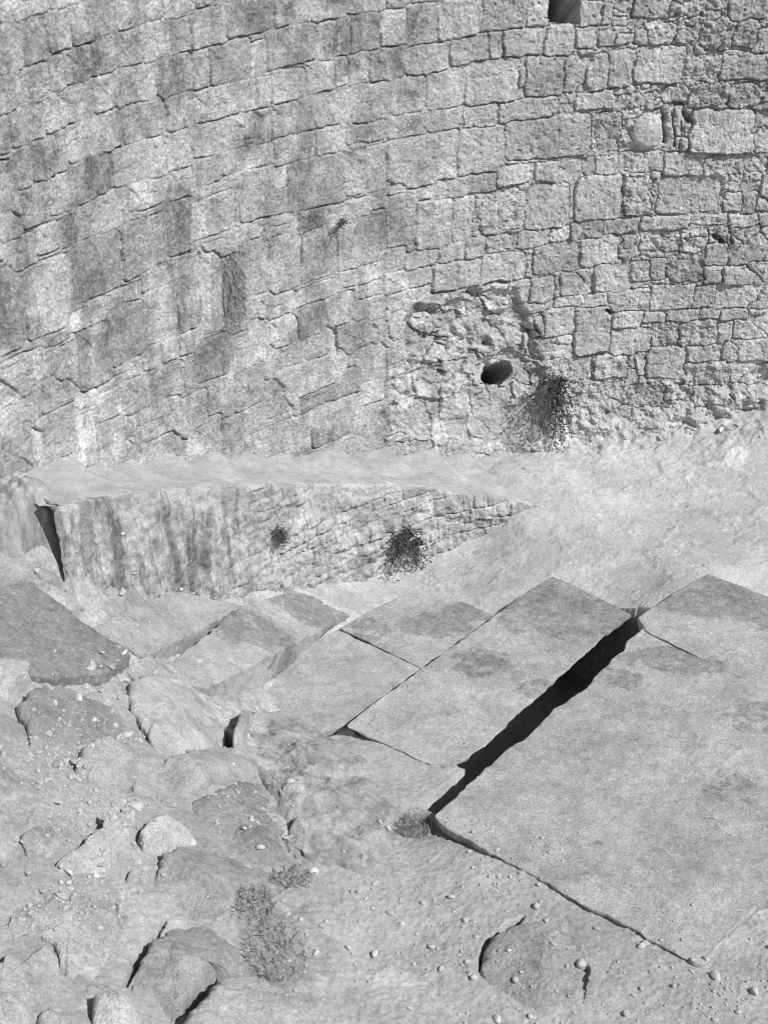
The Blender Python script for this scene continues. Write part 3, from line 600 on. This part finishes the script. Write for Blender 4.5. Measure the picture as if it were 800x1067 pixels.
slab('small stained slab left of the crack, in front of the larger shrub', [(354, 654), (392, 633), (440, 611), (524, 644), (438, 696)], z=-.51, tint=1.0, seed=5, rag=.008, stains=[(450, 650, .4, .25, -.2), (490, 638, .35, .18, -.2), (385, 655, .25, .25, -.12)])
slab('darker flat slab at the foot of the low stair wall, below the small shrub', [(160, 692), (250, 642), (318, 607), (380, 631), (346, 655), (218, 724)], dz=.02, tint=.97, seed=6, rag=.012, stains=[(330, 630, .7, .5, -.26), (250, 670, .6, .4, -.16)])
slab('dull grey slab against the low wall, left of the darker flat slab', [(95, 652), (180, 616), (255, 630), (150, 686)], dz=.02, tint=.88, seed=7, rag=.015)
slab('dark grey slanting slab at the left edge above the hollow rock', [(-40, 618), (30, 605), (60, 624), (80, 640), (112, 664), (138, 685), (112, 699), (55, 706), (0, 690), (-40, 690)], dz=.11, tint=.86, seed=8, rag=.015, und=.015, stains=[(50, 650, 1.3, 1.2, -.35)])

def rock(name, label, poly, hgt, tint=1., seed=1, k=4., rough=.02, facets=0, soft=6, cat='rock', dz=None, slope=(0, 0), cracks=(), grp='rocks on the stony slope'):
    pts = np.array([G(x, y, hgt * .55 if dz is None else dz) for x, y in poly])
    if np.sum(pts[:, 0] * np.roll(pts[:, 1], -1) - pts[:, 1] * np.roll(pts[:, 0], -1)) < 0: pts = pts[::-1]
    N = 200; b = smooth_loop(resample(pts[:, :2], N), max(1, soft // 3)); cen = b.mean(0)
    nr = np.roll(b, -1, 0) - np.roll(b, 1, 0); nr = np.stack([nr[:, 1], -nr[:, 0]], -1); nr /= np.linalg.norm(nr, axis=1)[:, None] + 1e-9
    size = np.mean(np.linalg.norm(b - cen, axis=1)); hgt = hgt * 1.25
    b = b + nr * (min(.022, size * .06) * fbm(b[:, 0] * 7 + seed, b[:, 1] * 7, 200 + seed, 5, .65))[:, None]
    gb = gz(b[:, 0], b[:, 1]); A = np.c_[b, np.ones(N)]; co = np.linalg.lstsq(A, gb, rcond=None)[0]
    rr = np.random.RandomState(seed); pls = [(rr.uniform(-.8, .8, 2), rr.uniform(-.25, .45) * hgt) for _ in range(facets + 4)]
    rings = []
    ts = np.concatenate([[.004], np.linspace(.03, .9, 50), np.linspace(.91, 1, 10)])
    for t in ts:
        xy = cen + (b - cen) * t
        top = np.full(N, hgt)
        for a_, c_ in pls: top = np.minimum(top, hgt * 1.1 + c_ + ((xy - cen) @ a_) * min(hgt, .10) / size * 1.9)
        prof = np.clip(1 - t ** (k * 2.5), 0, 1) ** .7
        zz = xy @ co[:2] + co[2] + (np.maximum(top, -.02) + (xy - cen) @ np.array(slope)) * prof
        zz = zz + prof * (rough * .7 * fbm(xy[:, 0] * 2.2 + seed, xy[:, 1] * 2.2, 210 + seed, 6, .5) - rough * .4 * np.abs(fbm(xy[:, 0] * 3 + xy[:, 1] * 2, xy[:, 1] * 4.5 - xy[:, 0], 230 + seed, 4, .5)) + .0045 * fbm(xy[:, 0] * 22, xy[:, 1] * 22, 220 + seed, 4, .7) + .006 * fbm(xy[:, 0] * 8, xy[:, 1] * 8, 225 + seed, 4, .6))
        for (ca, cb, cw) in cracks:
            A0 = G(*ca, hgt)[:2]; B0 = G(*cb, hgt)[:2]; e0 = B0 - A0
            tt = np.clip(((xy - A0) @ e0) / (e0 @ e0), 0, 1); dd = np.linalg.norm(xy - A0 - tt[:, None] * e0, axis=1) + .006 * noise(xy[:, 0] * 30, xy[:, 1] * 30, 5)
            zz = zz - .22 * sm(cw, cw * .6, dd) * sm(0, .15, 1 - t)
        if t == 1: zz = np.minimum(zz, gb - .01)
        rings.append(np.c_[xy, zz])
    rings.append(np.c_[b + nr * .01, gb - .12])
    V = np.concatenate(rings); org = np.array([cen[0], cen[1], gz(*cen)])
    o = link(name, mesh(name, V - org, grid_faces(len(rings), N, True), M_ROCK)); o.location = org; o.color = (tint,) * 3 + (1,)
    tag(o, label, cat, grp); return o
rock('hollow_rock', 'dark pitted rock with a hollow front at the left, below the slanting dark slab', [(16, 733), (30, 720), (55, 714), (78, 716), (118, 727), (129, 744), (122, 762), (95, 768), (60, 768), (28, 756)], .16, .72, 1, 3, .05, 3)
rock('rock', 'smooth pale flat rock below and right of the dark hollow rock', [(78, 800), (86, 782), (110, 768), (140, 766), (168, 780), (152, 800), (130, 820), (98, 815)], .10, 1.02, 2, 4, .012)
rock('rock', 'pale mottled rock left of the black cleft and upright sliver', [(130, 708), (165, 697), (212, 720), (234, 750), (226, 772), (190, 782), (160, 772), (138, 742)], .13, 1.12, 3, 3, .03)
rock('rock', 'broad pale rock with a dark crack on its left, below the black cleft', [(140, 812), (168, 790), (200, 774), (250, 776), (272, 792), (262, 806), (200, 818), (146, 836), (136, 822)], .12, 1.0, 4, 4, .02, 2)
rock('rock', 'long pale pointed rock beside the white stone', [(57, 901), (100, 872), (128, 843), (145, 840), (168, 848), (140, 866), (125, 886), (112, 902), (85, 905)], .12, 1.2, 5, 5, .018, 2)
rock('rock', 'small whitest rounded stone on the rocky slope', [(144, 872), (152, 858), (180, 850), (205, 856), (215, 868), (185, 880), (160, 886), (148, 882)], .11, 1.35, 6, 4, .012, 1)
rock('rock', 'flat smooth grey rock in the lower left, with a straight upper face', [(163, 906), (166, 892), (190, 880), (250, 884), (282, 905), (275, 919), (248, 925), (240, 945), (190, 956), (163, 946)], .10, 0.84, 7, 8, .006, 0, 3, slope=(0, .0))
rock('rock', 'dark crumbling rock in the middle of the rocky slope', [(197, 832), (248, 810), (276, 815), (295, 850), (286, 870), (300, 892), (270, 897), (230, 882), (205, 858)], .09, 0.74, 8, 3, .05, 3)
rock('boulder', 'large smooth pale boulder in the bottom left corner', [(-40, 1000), (0, 1000), (25, 982), (45, 975), (60, 985), (62, 1012), (52, 1037), (28, 1066), (-10, 1110), (-60, 1110)], .17, 1.12, 9, 4, .02, 2, cat='boulder')
rock('rock', 'crumbly gravel-crusted rock above the corner boulder', [(8, 945), (50, 922), (80, 915), (115, 930), (126, 960), (118, 1000), (100, 1022), (66, 1015), (58, 985), (42, 970), (14, 975)], .08, 1.05, 10, 3, .045)
rock('rock', 'ridged pale rock cut by the bottom edge beside the corner boulder', [(26, 1070), (55, 1040), (80, 1030), (101, 1036), (97, 1067), (92, 1100), (20, 1100)], .12, 1.1, 11, 4, .04, 3)
rock('rock', 'brightest wedge-shaped rock at the bottom edge', [(98, 1040), (112, 1028), (128, 1026), (140, 1045), (153, 1069), (152, 1100), (90, 1100)], .16, 1.35, 12, 5, .012, 2)
rock('rock', 'grey split rock between two dark cracks at the bottom', [(130, 1026), (143, 1003), (157, 980), (175, 962), (214, 955), (250, 985), (246, 1008), (224, 1010), (205, 1030), (184, 1056), (165, 1062), (142, 1046)], .13, 0.88, 13, 4, .035, 3)
rock('boulder', 'largest pale rounded boulder at the bottom edge below the grass tufts', [(190, 1064), (212, 1040), (230, 1016), (252, 1008), (290, 1025), (315, 1043), (335, 1068), (350, 1110), (170, 1110)], .17, 1.12, 14, 4, .02, 2, cat='boulder')
rock('outcrop', 'large jagged outcrop of broken rock in the centre, below the pale four-sided slab', [(246, 765), (262, 735), (300, 745), (345, 768), (398, 790), (424, 830), (412, 862), (382, 906), (350, 895), (322, 892), (298, 870), (282, 830), (266, 800)], .13, 0.9, 15, 2.5, .15, 7, 3, cat='outcrop')
rock('rock', 'thin upright sliver of rock beside the black cleft', [(243, 770), (250, 752), (259, 733), (266, 733), (260, 750), (253, 772)], .17, 1.0, 16, 5, .01, 1, 2)
rock('rock', 'rounded half-buried rock with dark cracks at the bottom right', [(500, 1008), (507, 980), (530, 964), (562, 962), (606, 978), (632, 1002), (622, 1036), (570, 1050), (530, 1045), (508, 1030)], .11, 0.88, 17, 5, .02, 2, cracks=[((611, 1000), (604, 1028), .03)])
rock('rock', 'pale rock at the left edge under the slanting dark slab', [(-25, 675), (15, 670), (38, 683), (31, 708), (5, 718), (-25, 722)], .14, 1.2, 18, 3, .02, 2)
rock('rock', 'pale wedge at the left edge beside the gravel patch', [(-40, 852), (0, 845), (21, 866), (5, 890), (-40, 890)], .12, 1.15, 19, 4, .015, 1)
rock('rock', 'small round pale rock below the white stone', [(126, 922), (140, 906), (157, 901), (161, 912), (147, 922), (135, 928)], .07, 1.15, 20, 3, .012)
rock('rock', 'low grey rock at the left edge level with the smooth pale rock', [(-40, 790), (0, 778), (35, 790), (42, 815), (10, 830), (-40, 828)], .08, .95, 21, 3, .025)
rock('rock', 'dull buried rock left of the pale pointed rock', [(20, 870), (50, 850), (75, 856), (78, 872), (55, 890), (28, 892)], .05, 0.9, 22, 3, .02)
rock('rock', 'pale angular lump on the lower end of the jagged outcrop', [(300, 862), (318, 846), (326, 862), (318, 888), (302, 884)], .12, 1.0, 23, 3, .03, 2, dz=.05)
rock('rock', 'light wedge of stone on top of the jagged outcrop', [(299, 820), (308, 806), (322, 836), (312, 846), (296, 832)], .15, 1.08, 24, 3, .02, 2, dz=.07)
rock('rock', 'narrow pale ridge of rock between dirt and outcrop', [(358, 904), (378, 886), (396, 880), (390, 892), (368, 908)], .07, 1.1, 25, 3, .012)
rock('rock', 'angular grey rock behind the dark hollow rock at the left', [(130, 690), (165, 682), (190, 696), (165, 706), (138, 706)], .06, .98, 26, 3, .02)
rock('rock', 'flat pale ledge at the left end of the low stair wall', [(-30, 570), (20, 556), (58, 560), (62, 585), (20, 596), (-30, 600)], .07, 1.0, 27, 4, .03)

rock('rock', 'low pale slab-like rock at the left edge above the slanting dark slab', [(-30, 590), (10, 578), (50, 588), (60, 604), (20, 612), (-30, 612)], .09, 1.0, 29, 5, .02, 3)
rock('rock', 'grey jagged fragment on the right flank of the jagged outcrop', [(350, 800), (382, 806), (404, 836), (378, 852), (352, 830)], .10, .9, 35, 4, .03, 4)
# ------------------------------------------------------------------ loose stones
def pebble_mesh(seed, jag=.35):
    rr = np.random.RandomState(seed); n_, m_ = 9, 12
    th = np.linspace(0, np.pi, n_); ph = np.linspace(0, 2 * np.pi, m_, endpoint=False)
    Tt, Pp = np.meshgrid(th, ph, indexing='ij')
    X = np.sin(Tt) * np.cos(Pp); Y = np.sin(Tt) * np.sin(Pp); Z = np.cos(Tt)
    dsp = np.full(X.shape, 1.)
    for _ in range(9):
        v = rr.normal(size=3); v /= np.linalg.norm(v); c = rr.uniform(.62, .9)
        dt = X * v[0] + Y * v[1] + Z * v[2]; dsp = np.minimum(dsp, np.where(dt > .05, c / np.maximum(dt, .05), 9))
    s = np.array([1, rr.uniform(.6, .85), rr.uniform(.45, .7)])
    return np.stack([X * dsp, Y * dsp, Z * dsp], -1).reshape(-1, 3) * s, grid_faces(n_, m_, True)[:, ::1]
peb = [mesh('pebble', *pebble_mesh(k), M_PEB) for k in range(5)]
bpy.context.view_layer.update(); DG = bpy.context.evaluated_depsgraph_get()
def drop(p):
    hit, loc, *_ = sc.ray_cast(DG, (p[0], p[1], p[2] + .6), (0, 0, -1), distance=1.5)
    return np.array(loc) if hit else p
def pebble(px, py, r, label, tint=1.1, rot=0., k=0):
    p = drop(G(px, py)); o = bpy.data.objects.new('pebble', peb[k]); col.objects.link(o)
    o.location = (p[0], p[1], p[2] + r * .35); o.scale = (r, r, r); o.rotation_euler = (0, 0, rot); o.color = (tint,) * 3 + (1,)
    tag(o, label, 'pebble', 'loose pebbles on the dirt')
for i, q in enumerate([(327, 910, .050, 'largest white pebble on the dirt right of the grass tufts', 1.35), (390, 994, .042, 'pale pebble in the bare dirt below the largest white pebble', 1.25), (363, 988, .026, 'small pale pebble left of the pale pebble in the dirt', 1.2), (493, 1020, .034, 'pebble in the dirt left of the half-buried cracked rock', 1.15), (518, 1062, .04, 'white pebble at the bottom edge below the cracked rock', 1.3), (419, 964, .03, 'small pebble in the centre of the bare dirt', 1.2), (366, 930, .022, 'grey pebble just right of the largest white pebble', .95), (388, 948, .02, 'tiny white pebble above the pebble at the centre of the dirt', 1.25),
                       (604, 1014, .05, 'pale lump beside the black crack in the cracked rock', 1.1), (745, 1018, .05, 'pale stone at the lowest corner of the largest slab', 1.15), (668, 988, .04, 'pale stone below the edge of the largest slab', 1.1), (785, 1035, .045, 'white stone in the bottom right corner', 1.2), (470, 935, .03, 'pebble below the left tip of the largest slab', 1.15), (558, 945, .035, 'pebble against the lower left edge of the largest slab', 1.1), (84, 745, .05, 'pale chip at the front of the dark hollow rock', 1.2), (100, 763, .03, 'small white chip below the dark hollow rock', 1.3), (404, 866, .04, 'pale chip at the left tip of the wide black gap', 1.2), (272, 893, .035, 'pale chip between the flat grey rock and the outcrop', 1.25)]):
    pebble(*q[:3], q[3], q[4], i * 1.3, i % 5)
# broken stones lying between the rocks
def chip_mesh(seed):
    rr = np.random.RandomState(seed); bm = bmesh.new()
    for _ in range(13): bm.verts.new(rr.uniform(-1, 1, 3) * (1, rr.uniform(.5, .8), rr.uniform(.4, .55)))
    bmesh.ops.convex_hull(bm, input=list(bm.verts)); bmesh.ops.delete(bm, geom=[v for v in bm.verts if not v.link_faces], context='VERTS')
    bmesh.ops.bevel(bm, geom=list(bm.edges), offset=.05, segments=1, affect='EDGES', clamp_overlap=True)
    bmesh.ops.recalc_face_normals(bm, faces=list(bm.faces)); me = bpy.data.meshes.new('broken_stone'); bm.to_mesh(me); bm.free(); me.materials.append(M_CHIP); return me
chip = [chip_mesh(80 + k) for k in range(9)]
cr_ = np.random.RandomState(33)
for (c, sp, cnt, r0, r1) in [((80, 860), (90, 90), 46, .02, .07), ((70, 770), (70, 40), 28, .02, .06), ((250, 860), (60, 60), 18, .02, .05), ((170, 616), (110, 10), 26, .03, .07), ((330, 608), (80, 10), 14, .03, .06), ((700, 440), (100, 10), 34, .03, .09), ((420, 960), (90, 80), 22, .015, .035), ((110, 700), (60, 18), 16, .03, .07)]:
    for _ in range(cnt):
        px, py = c[0] + cr_.normal() * sp[0] * .6, c[1] + cr_.normal() * sp[1] * .6
        if not (-20 < px < 815 and 425 < py < 1090): continue
        p = drop(G(px, py)); r = cr_.uniform(r0, r1) * cr_.uniform(.6, 1.2); o = bpy.data.objects.new('broken_stone', chip[cr_.randint(9)]); col.objects.link(o)
        o.location = (p[0], p[1], p[2] + r * .12); o.scale = (r, r, r * cr_.uniform(.6, 1.)); o.rotation_euler = (cr_.normal() * .25, cr_.normal() * .25, cr_.uniform(0, 6.28))
        q = cr_.uniform(.9, 1.25); o.color = (q, q, q, 1)
        tag(o, 'small angular piece of broken stone lying loose on the stony ground', 'stone', 'broken stones lying loose on the ground')
# gravel nobody could count
gr = np.random.RandomState(21); VV = []; FF = []; base = 0
protos = [pebble_mesh(50 + k) for k in range(6)]
zones = [((95, 850), (60, 40), 420), ((80, 955), (55, 40), 420), ((60, 790), (60, 25), 220), ((60, 725), (60, 10), 60), ((100, 772), (50, 14), 130), ((430, 960), (110, 100), 300), ((620, 1010), (160, 60), 230), ((270, 825), (40, 20), 60), ((750, 1030), (70, 40), 200), ((520, 900), (60, 40), 120), ((290, 1000), (50, 60), 120), ((150, 640), (90, 30), 60), ((620, 470), (200, 30), 70)]
for (c, sp, cnt) in zones:
    for _ in range(int(cnt * 1.6)):
        px, py = c[0] + gr.normal() * sp[0] * .6, c[1] + gr.normal() * sp[1] * .6
        if not (-60 < px < 860 and 440 < py < 1100): continue
        p = drop(G(px, py)); r = min(.03, .0025 + gr.exponential(.0048)); a = gr.uniform(0, 6.28)
        v, f = protos[gr.randint(6)]; Rm = np.array([[math.cos(a), -math.sin(a), 0], [math.sin(a), math.cos(a), 0], [0, 0, 1]])
        VV.append(v @ Rm.T * r + p + np.array([0, 0, r * .3])); FF.append(f + base); base += len(v)
tag(link('gravel', mesh('gravel', np.concatenate(VV), np.concatenate(FF), M_PEB)), 'fine pale gravel scattered between the rocks and over the dirt', 'gravel', None, 'stuff')

# ------------------------------------------------------------------ plants
def tube(pts, r0, r1, seg=5):
    pts = np.asarray(pts); n_ = len(pts); V = []
    for i in range(n_):
        d = pts[min(i + 1, n_ - 1)] - pts[max(i - 1, 0)]; d = d / (np.linalg.norm(d) + 1e-9)
        u = np.cross(d, [0, 0, 1.]); u = u / (np.linalg.norm(u) + 1e-6) if np.linalg.norm(u) > 1e-3 else np.array([1., 0, 0]); v = np.cross(d, u)
        r = r0 + (r1 - r0) * i / (n_ - 1)
        for k in range(seg): V.append(pts[i] + r * (math.cos(k * 2 * math.pi / seg) * u + math.sin(k * 2 * math.pi / seg) * v))
    return np.array(V), grid_faces(n_, seg, True)
def leaf(c, nrm, r, rr):
    u = np.cross(nrm, rr.normal(size=3)); u /= np.linalg.norm(u); v = np.cross(nrm, u)
    V = [c - u * r]
    for t in (-.45, .35): V += [c + u * r * t + v * r * .62 + nrm * r * .18, c + u * r * t - nrm * 0, c + u * r * t - v * r * .62 + nrm * r * .18]
    V.append(c + u * r)
    f = [(0, 1, 2), (0, 2, 3), (1, 4, 5), (1, 5, 2), (2, 5, 6), (2, 6, 3), (4, 7, 5), (5, 7, 6)]
    return np.array(V), np.array(f)
def shrub(label, root, env, nst, nlf, lr, seed, hang, out):
    """env: list of (px, py) branch tips; out = unit vector away from the wall"""
    rr = np.random.RandomState(seed); o = empty('caper_shrub', root); tag(o, label, 'shrub', 'shrubs on the walls')
    SV, SF, LV, LF = [], [], [], []; sb_ = lb_ = 0
    for i in range(nst):
        tip = env(rr); mid = (root + tip) / 2 + np.array(out) * rr.uniform(.02, .14) + np.array([0, 0, hang * rr.uniform(.03, .1)]) + rr.normal(size=3) * .03
        t = np.linspace(0, 1, 9)[:, None]; pts = (1 - t) ** 2 * root + 2 * t * (1 - t) * mid + t ** 2 * tip
        V, f = tube(pts - root, .005, .0016); SV.append(V); SF.append(f + sb_); sb_ += len(V)
        for _ in range(nlf):
            tt = rr.uniform(.12, 1.02) ** .6; c = (1 - tt) ** 2 * root + 2 * tt * (1 - tt) * mid + tt ** 2 * tip - root + rr.normal(size=3) * .022
            nn = np.array(out) * .8 + rr.normal(size=3) * .7; nn /= np.linalg.norm(nn)
            V, f = leaf(c, nn, lr * rr.uniform(.6, 1.25), rr); LV.append(V); LF.append(f + lb_); lb_ += len(V)
    link('stems', mesh('stems', np.concatenate(SV), np.concatenate(SF), M_STEM), o)
    link('leaves', mesh('leaves', np.concatenate(LV), np.concatenate(LF), M_LEAF, smooth=False), o)
def on_main(px, py, off):
    s, z = onwall(px, py, off); x, y = curve(s, off); return np.array([float(x), float(y), z])
def ellip(fn, cx, cy, rx, ry, taper=0., o0=.03, o1=.16):
    def f(rr):
        a = rr.uniform(0, 6.28); q = math.sqrt(rr.uniform(0, 1)); x, y = q * math.cos(a), q * math.sin(a)
        return fn(cx + rx * x * (1 - taper * y), cy + ry * y, rr.uniform(o0, o1))
    return f
s_, _ = onwall(575, 420); t_ = float(np.interp(s_, css, cth)); outv = (math.sin(t_), -math.cos(t_), 0)
shrub('tall hanging leafy shrub on the broken wall, right of the dark hole', on_main(580, 394, .04), ellip(on_main, 578, 432, 27, 46, .3, .16, .30), 60, 20, .0135, 1, 1, outv)
def on_side(px, py, off):
    X = cxs + np.sin(cth) * (flight_w(css) + off); Y = cys - np.cos(cth) * (flight_w(css) + off)
    d = ray(px, py); k = Y > 2; s = np.interp(d[0] / d[1], X[k] / Y[k], css[k]); y = np.interp(s, css, Y); x = np.interp(s, css, X)
    return np.array([x, y, H + y / d[1] * d[2]])
s_ = 11.4; t_ = float(np.interp(s_, css, cth)); outv = (math.sin(t_), -math.cos(t_), 0)
shrub('rounded leafy shrub growing from the low stair wall, larger of the two there', on_side(424, 556, .0), ellip(on_side, 425, 579, 26, 34, -.2), 52, 18, .0145, 2, 1, outv)
shrub('small dark bushy shrub high on the low stair wall', on_side(293, 556, .0), ellip(on_side, 292, 560, 7, 10), 22, 16, .010, 3, 1, outv)
shrub('small dark sprig on the tall wall above the broken patch, at left', on_main(355, 233, .0), ellip(on_main, 355, 233, 4, 4), 10, 10, .010, 4, 1, outv)
def tuft(label, px, py, rx, ry, cnt, ln, seed, where=None, lean=(0, 0, 1), mat=None, group='dry tufts of grass'):
    rr = np.random.RandomState(seed); VV, FF, b_ = [], [], 0
    root = G(px, py) if where is None else where(px, py, 0)
    for _ in range(int(cnt * 1.6)):
        a, q = rr.uniform(0, 6.28), math.sqrt(rr.uniform(0, 1)); ax, ay = px + rx * q * math.cos(a), py + ry * q * math.sin(a)
        p = G(ax, ay) if where is None else where(ax, ay, .0)
        d = np.array(lean) + rr.normal(size=3) * .55; d /= np.linalg.norm(d); l = ln * rr.uniform(.4, 1.3)
        bend = np.array([rr.normal() * .4, rr.normal() * .4, -.5]) * l * .5; wv = rr.normal(size=3); wv = np.cross(d, wv); wv /= np.linalg.norm(wv); wv *= rr.uniform(.002, .0045)
        pts = [p + d * l * t + bend * t * t for t in (0, .4, .75, 1)]
        V = np.array([pts[0] - wv, pts[0] + wv, pts[1] - wv, pts[1] + wv, pts[2] - wv * .7, pts[2] + wv * .7, pts[3], pts[3] + wv * .1]) - root
        FF.append(np.array([(0, 1, 3, 2), (2, 3, 5, 4), (4, 5, 7, 6)]) + b_); VV.append(V); b_ += 8
    o = link('grass_tuft', mesh('grass_tuft', np.concatenate(VV), np.concatenate(FF), mat or M_DRY, smooth=False)); o.location = root
    tag(o, label, 'grass tuft', group)
tuft('dark dry tuft of grass at the right end of the flat grey rock', 264, 942, 23, 20, 200, .08, 1)
tuft('spreading dry tuft of grass just above the largest bottom boulder', 288, 992, 34, 32, 240, .075, 2)
tuft('low dark grass in the hollow left of the largest white pebble', 304, 915, 22, 12, 240, .055, 3)
tuft('small tuft of dry grass at the lower end of the wide black gap', 432, 862, 20, 12, 260, .07, 4)
tuft('dry hanging weeds on the stained left part of the tall wall', 244, 300, 12, 40, 230, .08, 5, on_main, (.4, -.4, -.7))
